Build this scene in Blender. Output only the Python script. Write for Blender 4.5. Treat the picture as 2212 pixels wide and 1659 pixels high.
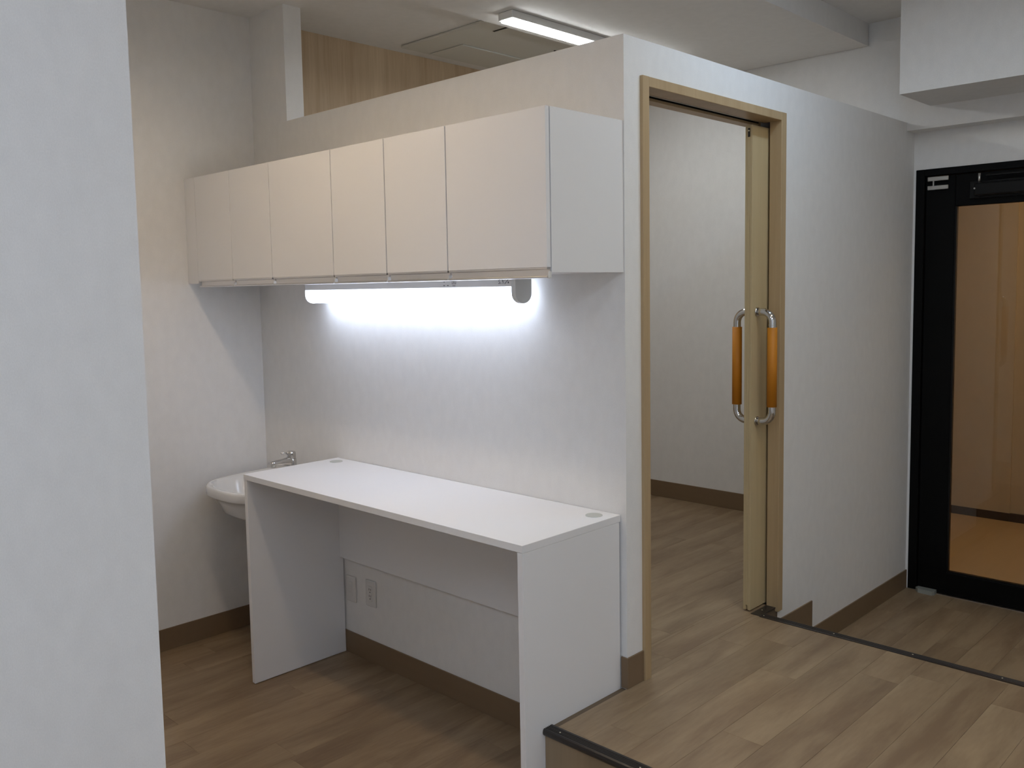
import bpy, bmesh, math, random
from mathutils import Matrix, Vector
random.seed(7)
for o in list(bpy.data.objects): bpy.data.objects.remove(o)
S = bpy.context.scene
COL = S.collection

# ------------------------------------------------------------------ camera
cd = bpy.data.cameras.new('camera'); cam = bpy.data.objects.new('camera', cd); COL.objects.link(cam)
cd.sensor_fit = 'HORIZONTAL'; cd.sensor_width = 36.0; cd.lens = 31.5306
cd.shift_x = 0.00238; cd.shift_y = -0.01835; cd.clip_start = 0.05
R3 = Matrix([[0.7180751, -0.0474514, 0.6943461], [0.6957482, 0.0738773, -0.7144764], [-0.0173935, 0.9961378, 0.0860637]])
cam.matrix_world = Matrix.Translation(Vector((1.74841, -2.33792, 1.65387))) @ R3.to_4x4()
S.camera = cam
# ------------------------------------------------------------------ light levels
S.view_settings.view_transform = 'Standard'; S.view_settings.look = 'None'
S.view_settings.gamma = 1.0; S.view_settings.use_curve_mapping = False
S.view_settings.exposure = 0.0
w = bpy.data.worlds.new('World'); S.world = w; w.use_nodes = True
w.node_tree.nodes['Background'].inputs[0].default_value = (0.5, 0.55, 0.6, 1)
w.node_tree.nodes['Background'].inputs[1].default_value = 0.03
L_INNER = ((0.97, 1.0, 1.0), 30.5)      # visible lamp over the inner room
L_CAB = ((0.72, 0.81, 1.0), 7.3)       # lamp under the wall cabinets
L_ALCOVE = ((1.0, 0.775, 0.53), 19.9)     # alcove ceiling lamp (above the frame)
L_REAR_FILL = ((0.74, 0.84, 1.0), 33.6)  # unseen hall lamps, added as fill and split in three to soften shadows
L_NEAR_FILL = ((0.57, 0.76, 1.0), 29.7)  # unseen lamp added to brighten the top of the door wall
L_HALL = ((1.0, 0.85, 0.55), 20.4)       # hall ceiling lamp (above the frame)
L_OUT = ((1, 0.66, 0.34), 20.3)        # porch lamp beyond the glass door

# ------------------------------------------------------------------ materials
def mat(name, col, rough=0.5, metal=0.0, spec=0.5, **kw):
    m = bpy.data.materials.new(name); m.use_nodes = True
    b = m.node_tree.nodes['Principled BSDF']
    b.inputs['Base Color'].default_value = (*col, 1); b.inputs['Roughness'].default_value = rough
    b.inputs['Metallic'].default_value = metal; b.inputs['Specular IOR Level'].default_value = spec
    for k, v in kw.items(): b.inputs[k].default_value = v
    return m
def N(m, t, **kw):
    n = m.node_tree.nodes.new(t)
    for k, v in kw.items(): setattr(n, k, v)
    return n
def wallpaper(name, col, bump=0.12, rough=0.75):
    m = mat(name, col, rough, spec=0.25); t = m.node_tree; b = t.nodes['Principled BSDF']
    g = N(m, 'ShaderNodeNewGeometry')
    mp = N(m, 'ShaderNodeMapping'); mp.inputs['Scale'].default_value = (1, 1, 0.6)
    t.links.new(g.outputs['Position'], mp.inputs[0])
    n1 = N(m, 'ShaderNodeTexNoise'); n1.inputs['Scale'].default_value = 26; n1.inputs['Detail'].default_value = 5
    n2 = N(m, 'ShaderNodeTexNoise'); n2.inputs['Scale'].default_value = 420; n2.inputs['Detail'].default_value = 3
    t.links.new(mp.outputs[0], n1.inputs[0]); t.links.new(mp.outputs[0], n2.inputs[0])
    r = N(m, 'ShaderNodeMapRange'); r.inputs[1].default_value = .3; r.inputs[2].default_value = .7
    r.inputs[3].default_value = 0.975; r.inputs[4].default_value = 1.015
    t.links.new(n1.outputs[0], r.inputs[0])
    r2 = N(m, 'ShaderNodeMapRange'); r2.inputs[1].default_value = .3; r2.inputs[2].default_value = .7
    r2.inputs[3].default_value = 0.97; r2.inputs[4].default_value = 1.02
    t.links.new(n2.outputs[0], r2.inputs[0])
    mu = N(m, 'ShaderNodeMath', operation='MULTIPLY'); t.links.new(r.outputs[0], mu.inputs[0]); t.links.new(r2.outputs[0], mu.inputs[1])
    v = N(m, 'ShaderNodeVectorMath', operation='SCALE'); v.inputs[0].default_value = col
    t.links.new(mu.outputs[0], v.inputs['Scale']); t.links.new(v.outputs[0], b.inputs['Base Color'])
    bp = N(m, 'ShaderNodeBump'); bp.inputs['Strength'].default_value = bump; bp.inputs['Distance'].default_value = 0.002
    t.links.new(n2.outputs[0], bp.inputs['Height']); t.links.new(bp.outputs[0], b.inputs['Normal'])
    return m
def woodmat(name, c1, c2, axis='z', scale=9, rough=0.45, vary=0.0, fine=0.5, spec=0.4, stretch=None):
    """grain running along the given world axis; vary = brightness change from piece to piece"""
    m = mat(name, c1, rough, spec=spec); t = m.node_tree; b = t.nodes['Principled BSDF']
    g = N(m, 'ShaderNodeNewGeometry'); oi = N(m, 'ShaderNodeObjectInfo')
    sc = {'x': (0.09, 1, 1), 'y': (1, 0.09, 1), 'z': (1, 1, 0.05)}[axis]
    if stretch: sc = tuple(stretch if v < .5 else v for v in sc)
    mp = N(m, 'ShaderNodeMapping'); mp.inputs['Scale'].default_value = sc
    t.links.new(g.outputs['Position'], mp.inputs[0])
    off = N(m, 'ShaderNodeVectorMath', operation='SCALE'); off.inputs[0].default_value = (31, 17, 7)
    t.links.new(oi.outputs['Random'], off.inputs['Scale'])
    add = N(m, 'ShaderNodeVectorMath', operation='ADD')
    t.links.new(mp.outputs[0], add.inputs[0]); t.links.new(off.outputs[0], add.inputs[1])
    n1 = N(m, 'ShaderNodeTexNoise'); n1.inputs['Scale'].default_value = scale; n1.inputs['Detail'].default_value = 4
    n1.inputs['Distortion'].default_value = 0.6
    n2 = N(m, 'ShaderNodeTexNoise'); n2.inputs['Scale'].default_value = scale * 9; n2.inputs['Detail'].default_value = 3
    t.links.new(add.outputs[0], n1.inputs[0]); t.links.new(add.outputs[0], n2.inputs[0])
    mx = N(m, 'ShaderNodeMix', data_type='FLOAT'); mx.inputs[0].default_value = fine * 0.6
    t.links.new(n1.outputs[0], mx.inputs[2]); t.links.new(n2.outputs[0], mx.inputs[3])
    cr = N(m, 'ShaderNodeValToRGB'); cr.color_ramp.elements[0].position = .34; cr.color_ramp.elements[1].position = .66
    cr.color_ramp.elements[0].color = (*c1, 1); cr.color_ramp.elements[1].color = (*c2, 1)
    t.links.new(mx.outputs[0], cr.inputs[0])
    r = N(m, 'ShaderNodeMapRange'); r.inputs[3].default_value = 1 - vary; r.inputs[4].default_value = 1 + vary
    t.links.new(oi.outputs['Random'], r.inputs[0])
    v = N(m, 'ShaderNodeVectorMath', operation='SCALE'); t.links.new(cr.outputs[0], v.inputs[0]); t.links.new(r.outputs[0], v.inputs['Scale'])
    t.links.new(v.outputs[0], b.inputs['Base Color'])
    bp = N(m, 'ShaderNodeBump'); bp.inputs['Strength'].default_value = 0.05; bp.inputs['Distance'].default_value = 0.002
    t.links.new(n2.outputs[0], bp.inputs['Height']); t.links.new(bp.outputs[0], b.inputs['Normal'])
    return m
def lightmat(name, L):
    m = mat(name, (0.9, 0.9, 0.9), 0.4)
    b = m.node_tree.nodes['Principled BSDF']
    b.inputs['Emission Color'].default_value = (*L[0], 1); b.inputs['Emission Strength'].default_value = L[1]
    return m
M_WALL = wallpaper('white wallpaper', (0.83, 0.825, 0.815))
M_CEIL = wallpaper('ceiling paper', (0.80, 0.79, 0.775), bump=0.05)
M_WHITE = mat('white laminate', (0.84, 0.84, 0.85), 0.42)
M_WEDGE = mat('laminate edge band', (0.70, 0.69, 0.68), 0.4)
M_DARKGAP = mat('dark cavity', (0.03, 0.026, 0.022), 0.8)
M_BASE = woodmat('vinyl baseboard brown', (0.188, 0.126, 0.072), (0.212, 0.144, 0.085), 'x', 4, 0.5)
M_FLOOR = woodmat('oak vinyl plank', (0.215, 0.145, 0.087), (0.352, 0.260, 0.162), 'y', 11, 0.42, vary=0.05, fine=0.35, spec=0.4, stretch=0.16)
M_SUB = mat('plank joint', (0.14, 0.10, 0.065), 0.8)
M_CASING = woodmat('light ash veneer', (0.42, 0.30, 0.165), (0.50, 0.37, 0.215), 'z', 10, 0.4)
M_LEAF = woodmat('pale door veneer', (0.50, 0.395, 0.225), (0.58, 0.46, 0.27), 'z', 8, 0.4)
M_PANEL = woodmat('wood grain wall panel', (0.46, 0.33, 0.205), (0.62, 0.475, 0.315), 'z', 13, 0.5)
M_RISER = woodmat('riser veneer', (0.24, 0.175, 0.105), (0.31, 0.23, 0.145), 'z', 6, 0.45)
M_BLACK = mat('black aluminium', (0.003, 0.003, 0.003), 0.5, spec=0.12)
M_BLACK2 = mat('black closer paint', (0.004, 0.004, 0.004), 0.35, spec=0.25)
M_NOSE = mat('dark brown rubber nosing', (0.022, 0.018, 0.017), 0.33)
M_CHROME = mat('polished chrome', (0.64, 0.63, 0.62), 0.10, 1.0)
M_STEEL = mat('brushed steel', (0.62, 0.61, 0.58), 0.3, 1.0)
M_ALU = mat('aluminium handle rail', (0.72, 0.71, 0.71), 0.28, 1.0)
M_PIVOT = mat('pale grey zinc cover', (0.42, 0.45, 0.42), 0.4, 0.4)
M_ORANGE = mat('orange vinyl sleeve', (0.54, 0.195, 0.006), 0.6)
M_CERAMIC = mat('white ceramic', (0.80, 0.80, 0.79), 0.12, spec=0.6)
M_PLASTIC = mat('white plastic', (0.72, 0.71, 0.69), 0.4)
M_GREYPL = mat('pale grey plastic', (0.68, 0.69, 0.67), 0.45)
M_GROM = mat('grey grommet plastic', (0.52, 0.54, 0.51), 0.5)
M_INK = mat('grey ink', (0.10, 0.10, 0.11), 0.6)
M_SCREW = mat('screw metal', (0.8, 0.75, 0.6), 0.3, 1.0)
M_GLASS = mat('clear glass', (0.93, 0.97, 0.95), 0.0, **{'Transmission Weight': 1.0, 'IOR': 1.45})
M_OUTW = wallpaper('porch wall', (0.62, 0.52, 0.40))
M_OUTF = woodmat('porch floor', (0.50, 0.36, 0.22), (0.56, 0.42, 0.27), 'y', 3, 0.6)
M_OUTB = mat('porch baseboard', (0.05, 0.035, 0.035), 0.5)
M_AC = mat('off white air conditioner plastic', (0.64, 0.64, 0.60), 0.45)
M_LI = lightmat('lamp cover inner room', L_INNER); M_LC = lightmat('lamp cover cabinet', L_CAB)
M_LA = lightmat('lamp cover alcove', L_ALCOVE); M_LH = lightmat('lamp cover hall', L_HALL); M_LN = lightmat('fill lamp cover near', L_NEAR_FILL); M_LR = lightmat('fill lamp cover rear', L_REAR_FILL); M_LO = lightmat('lamp cover porch', L_OUT)

# ------------------------------------------------------------------ helpers
class MB:
    def __init__(s): s.bm = bmesh.new()
    def box(s, x0, x1, y0, y1, z0, z1, bev=0.0, seg=1):
        x0, x1 = min(x0, x1), max(x0, x1); y0, y1 = min(y0, y1), max(y0, y1); z0, z1 = min(z0, z1), max(z0, z1)
        r = bmesh.ops.create_cube(s.bm, size=1.0)['verts']
        for v in r: v.co = Vector(((x0 + x1) / 2 + v.co.x * (x1 - x0), (y0 + y1) / 2 + v.co.y * (y1 - y0), (z0 + z1) / 2 + v.co.z * (z1 - z0)))
        if bev:
            es = list({e for v in r for e in v.link_edges})
            bmesh.ops.bevel(s.bm, geom=es, offset=bev, segments=seg, affect='EDGES', profile=0.5)
        return s
    def sweep(s, pts, r, n=14, caps=True):
        """tube along pts; r is a number or a list"""
        pts = [Vector(p) for p in pts]; rings = []
        nrm = None
        for i, p in enumerate(pts):
            t = (pts[min(i + 1, len(pts) - 1)] - pts[max(i - 1, 0)]).normalized()
            if nrm is None:
                nrm = t.orthogonal().normalized()
            nrm = (nrm - t * nrm.dot(t)).normalized(); bn = t.cross(nrm)
            rr = r[i] if isinstance(r, (list, tuple)) else r
            rings.append([s.bm.verts.new(p + (nrm * math.cos(a) + bn * math.sin(a)) * rr) for a in [2 * math.pi * k / n for k in range(n)]])
        for a, b in zip(rings, rings[1:]):
            for k in range(n): s.bm.faces.new((a[k], a[(k + 1) % n], b[(k + 1) % n], b[k])).smooth = True
        if caps: s.bm.faces.new(rings[0][::-1]); s.bm.faces.new(rings[-1])
        return s
    def prism(s, prof, axis, a, b, smooth=False):
        """closed profile extruded along an axis; profile coords are the two other axes in order"""
        def mk(p, t):
            return {'x': (t, p[0], p[1]), 'y': (p[0], t, p[1]), 'z': (p[0], p[1], t)}[axis]
        A = [s.bm.verts.new(mk(p, a)) for p in prof]; B = [s.bm.verts.new(mk(p, b)) for p in prof]
        n = len(prof)
        for k in range(n):
            f = s.bm.faces.new((A[k], A[(k + 1) % n], B[(k + 1) % n], B[k])); f.smooth = smooth
        s.bm.faces.new(A[::-1]); s.bm.faces.new(B)
        return s
    def loft(s, loops, cap0=True, cap1=True):
        rs = [[s.bm.verts.new(p) for p in L] for L in loops]; n = len(loops[0])
        for a, b in zip(rs, rs[1:]):
            for k in range(n): s.bm.faces.new((a[k], a[(k + 1) % n], b[(k + 1) % n], b[k])).smooth = True
        if cap0: s.bm.faces.new(rs[0][::-1])
        if cap1: s.bm.faces.new(rs[-1])
        return s
    def build(s, name, m, parent=None, origin=None):
        bmesh.ops.recalc_face_normals(s.bm, faces=s.bm.faces)
        me = bpy.data.meshes.new(name)
        o = bpy.data.objects.new(name, me)
        if origin is None:
            xs = [v.co for v in s.bm.verts]
            origin = Vector(((min(c.x for c in xs) + max(c.x for c in xs)) / 2, (min(c.y for c in xs) + max(c.y for c in xs)) / 2, min(c.z for c in xs)))
        origin = Vector(origin)
        bmesh.ops.translate(s.bm, verts=s.bm.verts, vec=-origin)
        s.bm.to_mesh(me); s.bm.free()
        me.materials.append(m)
        COL.objects.link(o)
        o.location = origin
        if parent:
            o.parent = parent; o.location = origin - world(parent)
        return o
def world(o):
    v = Vector(o.location); p = o.parent
    while p: v += Vector(p.location); p = p.parent
    return v
def B(name, m, parent, *a, **k): return MB().box(*a, **k).build(name, m, parent)
def empty(name, loc):
    o = bpy.data.objects.new(name, None); COL.objects.link(o); o.location = loc; o.empty_display_size = 0.1; return o
def tag(o, label=None, cat=None, group=None, kind=None):
    for k, v in (('label', label), ('category', cat), ('group', group), ('kind', kind)):
        if v: o[k] = v
    return o
def struct(o, label=None): return tag(o, label, None, None, 'structure')

# ------------------------------------------------------------------ key dimensions (metres)
XL = -2.238           # left wall
HF = 0.3115           # raised floor level
ZE = 0.027            # entrance floor level
ZC = 2.97             # ceiling
ZB = 2.857            # ceiling beam soffit
YE = 2.457            # entrance wall
YU = 2.35             # upper back wall
HT = 2.443            # top of the partitions
XR = 3.2; YB = -4.5   # right and rear walls behind the camera
YA = -1.573           # near end of the alcove

# ------------------------------------------------------------------ floors
def planks(parent, x0, x1, y0, y1, ztop, xline, seed, L=0.92, W=0.1345):
    rnd = random.Random(seed); g = 0.0003
    k = math.floor((x0 - xline) / W)
    while xline + k * W < x1 - 1e-4:
        a = max(xline + k * W, x0); b = min(xline + (k + 1) * W, x1)
        ph = FIX.get(round(xline + k * W, 2), None)
        y = (ph if ph is not None else rnd.random() * L)
        y = y - math.ceil((y - y0) / L) * L
        while y < y1 - 1e-4:
            c = max(y, y0); d = min(y + L, y1)
            if b - a > 0.01 and d - c > 0.01:
                key = (round(b - a, 4), round(d - c, 4))
                if key not in PM:
                    mb = MB(); mb.box(-(b - a) / 2 + g, (b - a) / 2 - g, -(d - c) / 2 + g, (d - c) / 2 - g, -0.004, 0)
                    es = [e for e in mb.bm.edges if all(v.co.z > -0.001 for v in e.verts)]
                    bmesh.ops.bevel(mb.bm, geom=es, offset=0.0003, segments=1, affect='EDGES')
                    me = bpy.data.meshes.new('plank'); mb.bm.to_mesh(me); mb.bm.free(); me.materials.append(M_FLOOR); PM[key] = me
                o = bpy.data.objects.new('plank', PM[key]); COL.objects.link(o); o.parent = parent
                o.location = Vector(((a + b) / 2, (c + d) / 2, ztop)) - world(parent)
            y += L
        k += 1
PM = {}
FIX = {0.52: 0.63, 0.38: -0.04, 0.25: 0.435, -1.5: -0.38, -1.63: -0.593}
fl = struct(MB().box(XL - .1, XR + .1, YB - .1, 0.9, -0.12, -0.004).build('floor', M_SUB), 'brown oak plank vinyl floor of the alcove and lower hall')
planks(fl, XL, 0.0, YA, 0.0, 0.0, 0.517 - 0.1345 * 20, 3)
planks(fl, 0.0, XR, YB, -0.388, 0.0, 0.517 - 0.1345 * 20, 4)
fu = struct(MB().box(-0.0222, XR, -0.386, 0.903, -0.003, HF - 0.004).box(XL, -.0965, 0.111, 2.37, 0.05, HF - 0.004).box(-.0965, -.0005, 0.111, 1.0395, 0.05, HF - 0.004).build('floor', M_SUB), 'raised oak plank vinyl floor up one step')
planks(fu, 0.0, XR, -0.357, 0.885, HF, 0.517 - 0.1345 * 20, 5)
planks(fu, XL, -.14, 0.094, 2.37, HF, 0.517 - 0.1345 * 20, 6)
planks(fu, -.14, 0.0, 0.122, 1.02, HF, 0.517 - 0.1345 * 20, 7)
fe = struct(MB().box(0.0, XR, 0.906, YE + 0.14, -0.12, ZE - 0.004).build('floor', M_SUB), 'lower entrance floor in front of the glass door')
planks(fe, 0.0, XR, 0.906, YE + 0.02, ZE, 0.517 - 0.1345 * 20, 8)

# ------------------------------------------------------------------ walls
struct(MB().box(XL - .12, XL, YB, 0.094, 0, ZC).build('wall_left', M_WALL), 'white papered left wall of the alcove')
# desk wall: full height at the left, lower partition with an open top to the right
struct(MB().box(XL, -1.936, 0, 0.094, 0, ZC).box(-1.936, 0.0, 0, 0.094, 0, HT).build('wall_back', M_WALL), 'white papered wall behind the desk, open above the cabinets')
# partition with the sliding door: hollow where the leaf slides in
dw = MB()
dw.box(-0.14, 0, 0.094, 0.110, 0, HT)
dw.box(-0.14, 0, 0.110, 1.040, 2.328, 2.35)
dw.box(-0.14, 0, 0.110, 1.030, 2.35, HT)
dw.box(-0.036, 0, 1.040, 2.457, 0, 2.35)
dw.box(-0.14, -0.096, 1.040, 2.36, 0, 2.35)
dw.box(-0.14, 0, 1.030, 2.35, 2.35, HT)
dw.box(-0.036, 0, 2.35, YE, 2.35, 2.402)
struct(dw.build('wall_door_side', M_WALL), 'white papered partition with the sliding door opening')
struct(MB().box(XL - .12, XL, 0.094, 2.6, 0, ZC).build('wall_inner_left', M_PANEL), 'vertical wood grain wall of the inner room')
struct(MB().box(XL, -.037, 2.36, 2.5, 0, ZC).build('wall_inner_back', M_WALL), 'white wall inside the inner room')
struct(MB().box(-.037, XR, YU, 2.6, 2.402, ZC).build('wall_upper', M_WALL), 'white upper wall above the entrance')
struct(MB().box(0.0, 0.012, YE, 2.56, 0, 2.215).box(0.0, XR, YE, 2.56, 2.215, 2.402).box(1.0, XR, YE, 2.56, 0, 2.215).build('wall_entrance', M_WALL), 'white wall around the black glass door')
struct(MB().box(-0.12, 0, YB, YA, 0, ZC).box(XL, -0.12, YA - 0.12, YA, 0, ZC).build('wall_near_left', M_WALL), 'white papered wall end close to the camera')
struct(MB().box(XR, XR + .12, YB, 2.56, 0, ZC).build('wall_right', M_WALL))
struct(MB().box(-0.12, XR, YB - .12, YB, 0, ZC).build('wall_rear', M_WALL))
struct(MB().box(0.111, XR, 1.953, YU, 2.509, ZC).build('wall_bulkhead', M_WALL), 'white boxed bulkhead hanging below the ceiling above the entrance')
struct(MB().box(XL - .12, XR + .12, YB - .12, 2.6, ZC, ZC + 0.1).build('ceiling', M_CEIL), 'off white ceiling')
struct(MB().box(-1.225, -0.203, YB, YU, ZB, ZC).build('ceiling_beam', M_CEIL), 'shallow boxed ceiling beam carrying the lamps')

# ------------------------------------------------------------------ baseboards
def baseb(name, prof_boxes, label=None):
    mb = MB()
    for b in prof_boxes: mb.box(*b, bev=0.0015)
    return struct(mb.build(name, M_BASE), label)
baseb('baseboard_left', [(XL, XL + .006, YA, 0, 0, .103)], 'brown baseboard along the left wall')
baseb('baseboard_back', [(XL + .006, -0.047, -.006, 0, 0, .103)], 'brown baseboard below the desk')
baseb('baseboard_door_side', [(-0.0222, .006, -.006, 0, HF, .418), (0, .006, 0, .086, HF, .418)], 'short brown baseboard left of the sliding door')
mb = MB().prism([(.93, ZE), (2.457, ZE), (2.457, .125), (1.351, .125), (1.351, .252), (.93, .252)], 'x', 0.0, 0.006)
struct(mb.build('baseboard_entrance', M_BASE), 'stepped brown baseboard beside the entrance floor')
baseb('baseboard_inner', [(XL, -.14, 2.354, 2.36, HF, .414)], 'brown baseboard inside the inner room')
baseb('baseboard_near_left', [(0, .006, YB, YA, 0, .103)])

# ------------------------------------------------------------------ step nosings and riser
def nosing_prof(yf, yb, z0, z1):
    """rounded front lip, three grooves on the tread"""
    p = [(yf + .004, z0), (yf + .001, z0 + .004), (yf, z0 + .010), (yf + .002, z1 - .003), (yf + .006, z1)]
    n = 4; a = yf + .009
    step = (yb - .006 - a) / n
    for i in range(n):
        y = a + i * step
        p += [(y, z1), (y + .001, z1 - .002), (y + .0035, z1 - .002), (y + .0045, z1)]
    p += [(yb, z1), (yb, z1 - .004), (yf + .012, z1 - .004), (yf + .012, z0)]
    return p
t1 = struct(MB().prism(nosing_prof(-.399, -.357, .293, HF + .0025), 'x', -.0222, XR).build('trim_1', M_NOSE), 'black grooved step nosing beside the desk')
t3 = struct(MB().prism([(2 * .9 - a, b) for a, b in nosing_prof(.878, .922, .285, HF + .0025)], 'x', .006, XR).box(-.038, .005, .885, 1.014, HF - .003, HF + .0025, bev=.001).build('trim_3', M_NOSE), 'black step nosing running from the sliding door')
def screw(parent, x, y, z):
    mb = MB(); bmesh.ops.create_cone(mb.bm, cap_ends=True, segments=10, radius1=.0028, radius2=.002, depth=.0012)
    bmesh.ops.translate(mb.bm, verts=mb.bm.verts, vec=(x, y, z + .0006)); mb.build('screw', M_SCREW, parent)
for i in range(10): screw(t1, .031 + i * .295, -.3795, HF + .0025)
for x, y in [(-.021, .949), (.015, .897)] + [(.306 + .293 * i, .9) for i in range(9)]: screw(t3, x, y, HF + .0025)
struct(MB().box(-.0222, XR, -.3875, -.386, 0, .297).build('trim_2', M_RISER), 'wood veneer step riser under the black nosing')

# ------------------------------------------------------------------ sliding door
d1 = struct(empty('door_1', (0, .573, HF)), 'open sliding door in an ash coloured casing')
B('jamb', M_CASING, d1, -.14, .012, .086, .1215, HF, 2.328, bev=.0012)
B('jamb', M_CASING, d1, -.040, .012, 1.020, 1.060, .293, 2.328, bev=.0012)
B('jamb', M_CASING, d1, -.14, -.092, 1.020, 1.042, HF, 2.328, bev=.0012)
B('head_casing', M_CASING, d1, -.063, .012, .122, 1.020, 2.295, 2.3275, bev=.0012)
B('head_casing', M_CASING, d1, -.14, -.094, .122, 1.020, 2.287, 2.3275, bev=.0012)
trk = MB().box(-.0935, -.0635, .122, 1.020, 2.312, 2.326).box(-.0935, -.0895, .122, 1.020, 2.296, 2.312).box(-.0675, -.0635, .122, 1.020, 2.296, 2.312)
tag(trk.build('door_track', M_BLACK2, d1), 'black top track')
B('track_rail', M_STEEL, d1, -.0670, -.0640, .122, 1.0, 2.2935, 2.2958)
leaf = MB()
ly0, ly1 = .902, 1.86
leaf.box(-.0820, -.0700, ly0, ly1, HF + .006, 2.274, bev=.001)
leaf.box(-.0700, -.0615, ly0 + .010, ly1, HF + .006, HF + .026)
leaf.box(-.0700, -.0615, ly0, ly1, HF + .026, 2.274)
leaf.box(-.0615, -.0500, ly0, ly1, HF + .006, 2.274, bev=.001)
lf = leaf.build('leaf', M_LEAF, d1)
la = MB().box(-.0705, -.0605, ly0 - .0015, ly0 + .001, 2.228, 2.262, bev=.0008)
la2 = la.build('latch', M_DARKGAP, lf); tag(la2, 'small brown latch fitting at the top of the leaf edge')
mb = MB().sweep([(-.0655, ly0 - .003, 2.252), (-.0655, ly0 + .001, 2.252)], .003, 10); mb.build('screw', M_SCREW, lf)
def arc(c, r, a0, a1, n, fx):
    return [(c[0] + fx * r * math.cos(a0 + (a1 - a0) * i / n), c[1], c[2] + r * math.sin(a0 + (a1 - a0) * i / n)) for i in range(n + 1)]
def pull(face, side, yy, gx):
    rr = .042; z0, z1 = 1.098, 1.540; h = math.pi / 2
    cx = gx - side * rr
    top = [(face, yy, z1)] + arc((cx, yy, z1 - rr), rr, h, 0, 8, side) 
    bot = arc((cx, yy, z0 + rr), rr, 0, -h, 8, side) + [(face, yy, z0)]
    o = tag(MB().sweep(top + bot, .0150, 16).build('pull_handle', M_CHROME, d1), 'chrome tubular pull handle')
    tag(MB().sweep([(gx, yy, 1.160), (gx, yy, 1.478)], .0195, 20).build('grip_sleeve', M_ORANGE, o), 'orange grip sleeve')
    for z in (z0, z1): MB().sweep([(face, yy, z), (face + side * .004, yy, z)], .019, 18).build('mounting_collar', M_CHROME, o)
pull(-.050, 1, .945, .017); pull(-.082, -1, .945, -.139)

# ------------------------------------------------------------------ glass entrance door
d2 = struct(empty('door_2', (.5, YE, ZE)), 'black framed glass entrance door')
fr = MB().box(.012, .055, YE - .004, YE + .09, ZE, 2.214, bev=.002).box(.955, 1.0, YE - .004, YE + .09, ZE, 2.214, bev=.002).box(.055, .955, YE - .004, YE + .09, 2.18, 2.214, bev=.002)
fr.build('door_frame', M_BLACK, d2)
st = MB()
lfy0, lfy1 = YE + .008, YE + .046
st.box(.058, .200, lfy0, lfy1, .034, 2.177, bev=.003); st.box(.81, .952, lfy0, lfy1, .034, 2.177, bev=.003)
st.box(.200, .81, lfy0, lfy1, 2.020, 2.177, bev=.003); st.box(.200, .81, lfy0, lfy1, .034, .148, bev=.003)
st.build('leaf_frame', M_BLACK, d2)
B('glazing_bead', M_BLACK2, d2, .200, .208, lfy0 + .004, lfy1 - .01, .148, 2.020)
B('glazing_bead', M_BLACK2, d2, .208, .81, lfy0 + .004, lfy1 - .01, .148, .156)
tag(B('glass_pane', M_GLASS, d2, .204, .812, lfy0 + .016, lfy0 + .021, .15, 2.018), 'clear glass pane')
for z in (2.163, 2.119):
    tag(B('hinge_arm', M_STEEL, d2, .072, .172, YE - .014, YE - .006, z - .011, z + .010, bev=.002), 'pale metal hinge arm')
B('hinge_pin', M_STEEL, d2, .098, .104, YE - .013, YE - .004, 2.108, 2.172)
cl = MB().box(.30, .56, YE - .050, YE - .004, 2.060, 2.122, bev=.008, seg=2); cl = cl.build('door_closer', M_BLACK2, d2)
MB().box(.27, .60, YE - .006, YE + .006, 2.05, 2.135, bev=.002).build('backplate', M_BLACK2, cl)
MB().sweep([(.32, YE - .03, 2.122), (.32, YE - .03, 2.168)], .006, 12).build('spindle', M_STEEL, cl)
MB().box(.35, .80, YE - .036, YE - .020, 2.150, 2.160, bev=.002).build('arm', M_BLACK2, cl)
MB().sweep([(.305, YE - .052, 2.095), (.305, YE - .046, 2.095)], .004, 10).build('screw', M_STEEL, cl)
pv = MB().prism([(.066, YE + .002), (.060, YE - .020), (.078, YE - .040), (.150, YE - .046), (.158, YE - .030), (.158, YE + .002)], 'z', ZE, ZE + .022)
tag(pv.build('floor_pivot', M_PIVOT, d2), 'pale metal floor pivot cover')
B('threshold', M_STEEL, d2, .012, 1.0, YE - .004, YE + .09, ZE - .004, ZE + .004)

# ------------------------------------------------------------------ porch beyond the glass
struct(MB().box(-1.6, 2.6, 2.56, 4.3, ZE - .05, ZE).build('floor_porch', M_OUTF), 'pale floor outside the glass door')
pw = MB().box(-1.6, .02, 4.245, 4.4, ZE, 2.7).box(.02, 2.6, 4.262, 4.4, ZE, 2.7).box(-1.7, -1.6, 2.56, 4.4, ZE, 2.7).box(2.6, 2.7, 2.56, 4.4, ZE, 2.7)
struct(pw.build('wall_porch', M_OUTW), 'beige wall seen through the glass door')
struct(MB().box(-1.6, .02, 4.237, 4.245, ZE, ZE + .055).box(.02, 2.6, 4.240, 4.262, ZE, ZE + .055).build('baseboard_porch', M_OUTB), 'dark baseboard seen through the glass door')
struct(MB().box(-1.7, 2.7, 2.6, 4.4, 2.7, 2.8).build('ceiling_porch', M_OUTW))

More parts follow.
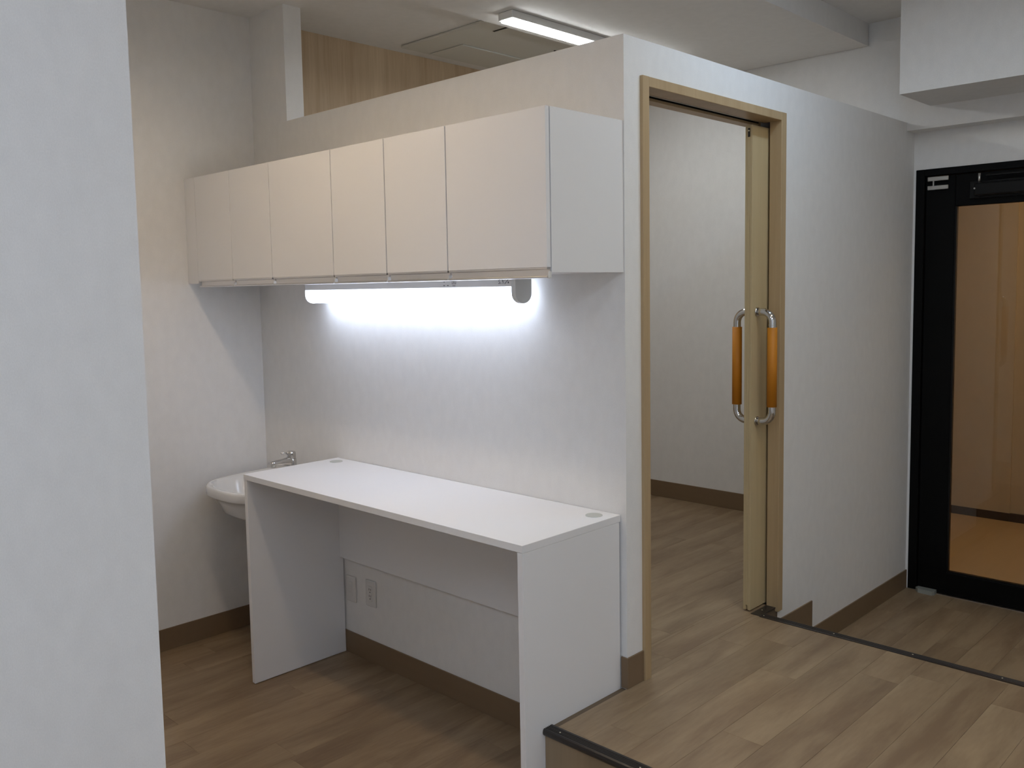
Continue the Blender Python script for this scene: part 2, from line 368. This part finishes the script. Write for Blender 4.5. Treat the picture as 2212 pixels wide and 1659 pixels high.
# ------------------------------------------------------------------ wall cabinets
YF = -.368; YCB = -.349; ZT = 2.176; ZDB = 1.712; ZCB = 1.697
def cabinet(x0, x1, doors, label, filler=None, right_panel=False, left_panel=True):
    t = empty('wall_cabinet', ((x0 + x1) / 2, -.18, ZCB)); tag(t, label, 'cabinet', 'white wall cabinets above the desk')
    b = MB()
    g = .0008
    b.box(x0 + g, x0 + .018, YCB, -.001, ZCB, ZT); b.box(x1 - .018, x1 - g, YCB, -.001, ZCB, ZT)
    b.box(x0 + .018, x1 - .018, YCB, -.001, ZCB, ZCB + .015); b.box(x0 + .018, x1 - .018, YCB, -.001, ZT - .015, ZT)
    b.box(x0 + .018, x1 - .018, -.012, -.001, ZCB + .015, ZT - .015)
    b.build('body', M_WHITE, t)
    if filler:
        MB().box(filler, x0 - .0005, YF, -.33, ZCB, ZT, bev=.0006).build('filler_panel', M_WHITE, t)
    for (a, c, heavy) in doors:
        gl = .0022 if heavy else .0012
        d = MB().box(a + gl, c - gl, YF, YCB - .0025, ZDB, ZT, bev=.001).build('door', M_WHITE, t)
        # recessed grip rail below the door: lip, concave back, rolled lower edge
        pr = [(YF + .001, ZDB), (YF + .001, ZDB - .005), (YF + .003, ZDB - .0065), (YF + .014, ZDB - .0065), (YF + .014, ZDB - .0255)]
        pr += [(YF + .0045 + .0038 * math.cos(q), ZDB - .0285 + .0034 * math.sin(q)) for q in [math.pi * (.45 + .92 * i / 8) for i in range(9)]]
        pr += [(YF + .0165, ZDB - .0325), (YF + .0165, ZDB)]
        r = MB().prism(pr, 'x', a + gl + .002, c - gl - .002, smooth=False).build('handle_rail', M_ALU, d)
        mod = r.modifiers.new('b', 'BEVEL'); mod.width = .0012; mod.segments = 2; mod.limit_method = 'ANGLE'; mod.angle_limit = .3
        tag(r, 'aluminium grip rail along the lower edge')
        MB().box(c - gl - .003, c - gl - .0005, YF + .006, YF + .020, ZDB - .031, ZDB - .012, bev=.0005).build('end_cap', M_PLASTIC, d)
    return t
cabinet(-2.140, -1.508, [(-2.140, -1.829, 0), (-1.829, -1.508, 1)], 'leftmost white wall cabinet, two narrow doors and a filler strip against the left wall', filler=XL + .0005)
cabinet(-1.508, -1.077, [(-1.508, -1.077, 1)], 'white wall cabinet with one wide door, between the two pairs of narrow doors')
cabinet(-1.077, -.439, [(-1.077, -.758, 1), (-.758, -.439, 1)], 'white wall cabinet with two narrow doors, directly left of the end cabinet')
cabinet(-.439, -.0035, [(-.439, -.0035, 1)], 'white end wall cabinet at the right, wide door and exposed bluish side')

# ------------------------------------------------------------------ lamp under the cabinets
lp = empty('under_cabinet_lamp', (-1.0, -.083, 1.60)); tag(lp, 'glowing white tube lamp mounted under the wall cabinets', 'lamp')
yc, hw, zb = -.0835, .040, 1.600
def uprof(hw, zb, ztop, n=12):
    p = [(yc - hw, ztop)]
    for i in range(n + 1):
        a = math.pi + math.pi * i / n
        p.append((yc + hw * math.cos(a), zb + hw * .85 + hw * .85 * math.sin(a)))
    p.append((yc + hw, ztop)); return p
MB().prism(uprof(hw - .001, zb + .001, 1.657), 'x', -1.645, -.388, smooth=True).build('light_cover', M_LC, lp)
hs = MB().box(-1.647, -.388, yc - hw, yc + hw, 1.658, 1.6965, bev=.001).build('housing', M_PLASTIC, lp)
tag(MB().prism(uprof(hw + .0005, zb - .0005, 1.6965), 'x', -.388, -.369).build('end_cap', M_GREYPL, lp), 'grey rounded end cap')
MB().prism(uprof(hw + .0005, zb - .0005, 1.6965), 'x', -1.650, -1.647).build('end_cap', M_GREYPL, lp)
lb = MB(); yl = yc - hw - .0004
def mk(x0, x1, z0, z1): lb.box(x0, x1, yl, yl + .0006, z0, z1)
for x in (-.742, -.722): mk(x + .006, x + .014, 1.664, 1.667)
mk(-.735, -.728, 1.678, 1.680)
x = -.690
mk(x, x + .022, 1.686, 1.6875); mk(x, x + .0015, 1.671, 1.687); mk(x + .0205, x + .022, 1.671, 1.687); mk(x, x + .022, 1.670, 1.6715); mk(x + .007, x + .009, 1.674, 1.684); mk(x + .013, x + .015, 1.674, 1.684); mk(x + .003, x + .019, 1.663, 1.665)
x = -.450
for dx, dz in ((0, .016), (.004, .012), (0, .008), (.004, .004), (0, 0), (.006, 0), (.006, .016)): mk(x + dx, x + dx + .004, 1.668 + dz, 1.671 + dz)
x = -.436
for dx, dz, h in ((0, .013, .006), (.004, .006, .010), (.008, 0, .014), (.002, 0, .003)): mk(x + dx, x + dx + .002, 1.668 + dz, 1.668 + dz + h)
x = -.420
for i in range(7): mk(x + i * .0028, x + i * .0028 + .003, 1.667 + i * .0026, 1.670 + i * .0026)
for i in range(4): mk(x + i * .0028, x + i * .0028 + .0026, 1.679 + i * .0026, 1.682 + i * .0024)
mk(x, x + .006, 1.682, 1.6885); mk(x + .015, x + .020, 1.669, 1.675)
tag(lb.build('printed_mark', M_INK, hs), 'small printed rating marks', kind='stuff')

# ------------------------------------------------------------------ desk
dk = empty('desk', (-.82, -.24, 0)); tag(dk, 'long white panel desk with two side panels against the back wall', 'desk')
DX0, DX1, DY = -1.6176, -.0228, -.475
MB().box(DX0, DX1, DY, -.002, .877, .900, bev=.0008).build('desktop', M_WHITE, dk)
B('side_panel', M_WHITE, dk, DX0 + .0005, DX0 + .0225, DY + .001, -.008, .003, .8765, bev=.0006)
B('side_panel', M_WHITE, dk, DX1 - .0225, DX1 - .0005, DY + .001, -.008, .003, .8765, bev=.0006)
B('modesty_panel', M_WHITE, dk, DX0 + .0225, DX1 - .0225, -.026, -.010, .448, .8765, bev=.0006)
for x in (DX0 + .010, DX1 - .014):
    for y in (DY + .05, -.25, -.05):
        MB().sweep([(x, y, 0), (x, y, .0035)], .008, 10).build('foot', M_GREYPL, dk)
for x, y in ((-1.543, -.064), (-.085, -.064)):
    g = MB().sweep([(x, y, .8995), (x, y, .9012), (x, y, .9018)], [.0285, .0285, .0275], 40).build('cable_grommet', M_GROM, dk)
    tag(g, 'round grey cable grommet cap')

# ------------------------------------------------------------------ outlets
def outlet(x0, x1, z0, z1, kind, label):
    o = empty('wall_outlet', ((x0 + x1) / 2, -.001, z0)); tag(o, label, 'outlet', 'outlets under the desk')
    MB().box(x0, x1, -.008, -.0005, z0, z1, bev=.004, seg=2).build('cover_plate', M_PLASTIC, o)
    xm = (x0 + x1) / 2; zm = (z0 + z1) / 2
    MB().box(xm - .014, xm + .014, -.0095, -.008, zm - .034, zm + .034, bev=.0007).build('insert', M_PLASTIC, o)
    s = MB()
    for dz in (.016, -.014):
        z = zm + dz
        if kind == 'power':
            s.box(xm - .0075, xm - .005, -.0101, -.0095, z - .001, z + .008); s.box(xm + .004, xm + .006, -.0101, -.0095, z - .001, z + .008)
            s.sweep([(xm, -.0095, z - .009), (xm, -.0102, z - .009)], .0028, 10)
        else:
            s.box(xm - .006, xm + .006, -.0101, -.0095, z - .005, z - .0035); s.box(xm - .006, xm - .0045, -.0101, -.0095, z - .005, z + .006); s.box(xm - .001, xm + .004, -.0101, -.0095, z + .002, z + .0035)
    s.build('socket', M_INK if kind == 'power' else M_GREYPL, o)
outlet(-1.582, -1.510, .247, .366, 'data', 'white data outlet half hidden by the left desk panel')
outlet(-1.435, -1.363, .257, .376, 'power', 'white power outlet with two sockets under the desk')

# ------------------------------------------------------------------ wash basin and faucet
XS, AS, BS, NS, ZR = -1.918, .282, .440, 3.0, .780
def dshape(sc, z, yb=-.0015, n=72):
    cx, cy = XS, -.20; out = []
    for i in range(n):
        a = 2 * math.pi * i / n; dx, dy = math.cos(a), math.sin(a)
        lo, hi = 0, 1.0
        for _ in range(30):
            m = (lo + hi) / 2; x = cx + dx * m - XS; y = cy + dy * m
            ins = y <= yb and (abs(x) / (AS * sc)) ** NS + (abs(y) / (BS * sc)) ** NS <= 1 if y < 0 else (y <= yb and abs(x) <= AS * sc)
            if ins: lo = m
            else: hi = m
        out.append((cx + dx * lo, cy + dy * lo, z))
    return out
def ell(rx, ry, z, cy=-.265, n=72, e=2.5):
    out = []
    for i in range(n):
        a = 2 * math.pi * i / n; c, s_ = math.cos(a), math.sin(a)
        k = (abs(c) ** e + abs(s_) ** e) ** (-1 / e)
        out.append((XS + rx * k * c, cy + ry * k * s_, z))
    return out
bs = empty('wash_basin', (XS, -.2, .6)); tag(bs, 'white ceramic wall hung wash basin in the left corner behind the desk', 'basin')
loops = [ell(.05, .05, .610, -.22), ell(.12, .11, .622, -.21), ell(.19, .165, .655, -.21), ell(.225, .185, .700, -.205), dshape(.955, .734, -.002), dshape(.990, .737), dshape(1.0, .743), dshape(1.0, .770), dshape(.995, .778), dshape(.982, .7815), dshape(.962, .7805),
         ell(.232, .150, .779), ell(.222, .142, .772), ell(.20, .125, .720), ell(.15, .095, .672), ell(.07, .05, .655), ell(.022, .022, .652)]
MB().loft(loops).build('bowl', M_CERAMIC, bs)
MB().sweep([(XS, -.265, .652), (XS, -.265, .655)], .022, 24).build('drain', M_CHROME, bs)
pp = [(XS, -.22, .612), (XS, -.22, .52)] + [(XS, -.22 + .05 - .05 * math.cos(a), .52 - .05 * math.sin(a)) for a in [math.pi * i / 8 for i in range(1, 9)]]
pp += [(XS, -.12, .56), (XS, -.105, .575), (XS, -.06, .58), (XS, -.001, .58)]
tag(MB().sweep(pp, .016, 14).build('trap_pipe', M_CHROME, bs), 'chrome trap pipe below the bowl')
XF = -1.903; YFc = -.064
fa = empty('faucet', (XF, YFc, .7815)); tag(fa, 'chrome single lever faucet standing on the wash basin', 'faucet')
MB().sweep([(XF, YFc, .7805), (XF, YFc, .785), (XF, YFc, .787), (XF, YFc, .85), (XF, YFc, .870), (XF, YFc, .872)], [.026, .026, .0225, .0215, .0205, .018], 28).build('body', M_CHROME, fa)
sp = []
for (y, zc_, hh, ww) in ((YFc + .008, .857, .024, .020), (YFc - .020, .859, .021, .0195), (-.115, .860, .0155, .018), (-.160, .8615, .0105, .0165), (-.183, .8635, .0065, .0145)):
    sp.append([(XF + ww * math.cos(a) * (abs(math.cos(a)) ** -.2 if abs(math.cos(a)) > .01 else 1), y, zc_ + hh * math.sin(a)) for a in [2 * math.pi * i / 20 for i in range(20)]])
MB().loft(sp).build('spout', M_CHROME, fa)
MB().sweep([(XF, -.163, .842), (XF, -.163, .854)], [.011, .012], 16).build('aerator', M_STEEL, fa)
hd = [[(XF + r * math.cos(a), YFc + r * math.sin(a) - sh, z) for a in [2 * math.pi * i / 24 for i in range(24)]] for z, r, sh in ((.872, .018, 0), (.874, .0205, .001), (.895, .021, .002), (.903, .020, .003), (.906, .014, .004))]
lv = MB().loft(hd).build('lever_cap', M_CHROME, fa)
MB().sweep([(XF, YFc - .015, .897), (XF, -.100, .9005), (XF, -.121, .902)], [.006, .004, .0035], 12).build('lever', M_CHROME, lv)

# ------------------------------------------------------------------ ceiling lamps
def ceiling_lamp(cx, cy, z, length, along, m, label, width=.085, group=None, h=.040, skirt=False):
    t = empty('ceiling_lamp', (cx, cy, z)); tag(t, label, 'lamp', group)
    a, b = (width / 2, length / 2) if along == 'y' else (length / 2, width / 2)
    hb = MB().box(cx - a, cx + a, cy - b, cy + b, z - .034, z - .0015, bev=.0015)
    if skirt:  # deep sides added to cut the lamp's shallow light on the upper wall
        for q in ((cx - a - .004, cx - a, cy - b, cy + b), (cx + a, cx + a + .004, cy - b, cy + b), (cx - a, cx + a, cy - b - .004, cy - b), (cx - a, cx + a, cy + b, cy + b + .004)):
            hb.box(*q, z - h - .036, z - .0015)
    hb.build('housing', M_PLASTIC, t)
    rr = .014; A, Bq = a - .004, b - .006; pr = []
    for k, (sx, sy) in enumerate(((1, 1), (-1, 1), (-1, -1), (1, -1))):
        for i in range(6):
            an = k * math.pi / 2 + math.pi / 2 * i / 5
            pr.append((cx + sx * (A - rr) + rr * math.cos(an), cy + sy * (Bq - rr) + rr * math.sin(an)))
    MB().prism(pr, 'z', z - h, z - .0345).build('light_cover', m, t)
    return t
ceiling_lamp(-1.057, .56 + .62, ZB, 1.24, 'y', M_LI, 'lit slim white ceiling lamp above the inner room')
ceiling_lamp(-.85, -1.0, ZB, 1.24, 'x', M_LA, 'slim lamp on the alcove ceiling above the frame', width=.12, skirt=True)
ceiling_lamp(1.35, .15, ZC, 1.24, 'y', M_LH, 'slim lamp on the hall ceiling right of the sliding door', width=.12)
ceiling_lamp(.62, .65, ZC, .62, 'y', M_LN, 'added fill lamp on the ceiling beside the sliding door', width=.12)
ceiling_lamp(.95, -3.3, ZC, 1.24, 'y', M_LR, 'added fill lamp on the hall ceiling behind the camera, nearest the left wall', width=.12)
ceiling_lamp(2.45, -3.3, ZC, 1.24, 'y', M_LR, 'added fill lamp on the hall ceiling in the rear right corner', width=.12)
ceiling_lamp(2.45, -1.6, ZC, 1.24, 'y', M_LR, 'added fill lamp on the hall ceiling to the right of the camera', width=.12)
ceiling_lamp(.9, 3.3, 2.7, .5, 'x', M_LO, 'warm lamp on the porch ceiling', width=.3)

# ------------------------------------------------------------------ ceiling cassette air conditioner
ac = empty('air_conditioner', (-1.70, 1.27, 2.955)); tag(ac, 'square ceiling air conditioner panel above the inner room', 'air conditioner')
MB().box(-2.125, -1.285, .845, 1.70, 2.955, ZC - .0005, bev=.004).build('panel', M_AC, ac)
MB().box(-2.105, -1.835, 1.035, 1.60, 2.948, 2.955, bev=.003).build('grille', M_AC, ac)
MB().box(-1.560, -1.400, .985, 1.56, 2.953, 2.9555).build('air_slot', M_DARKGAP, ac)
MB().box(-1.553, -1.405, .993, 1.552, 2.949, 2.9525, bev=.001).build('flap', M_AC, ac)
MB().box(-1.600, -1.590, 1.50, 1.512, 2.951, 2.9551).build('sensor', M_DARKGAP, ac)
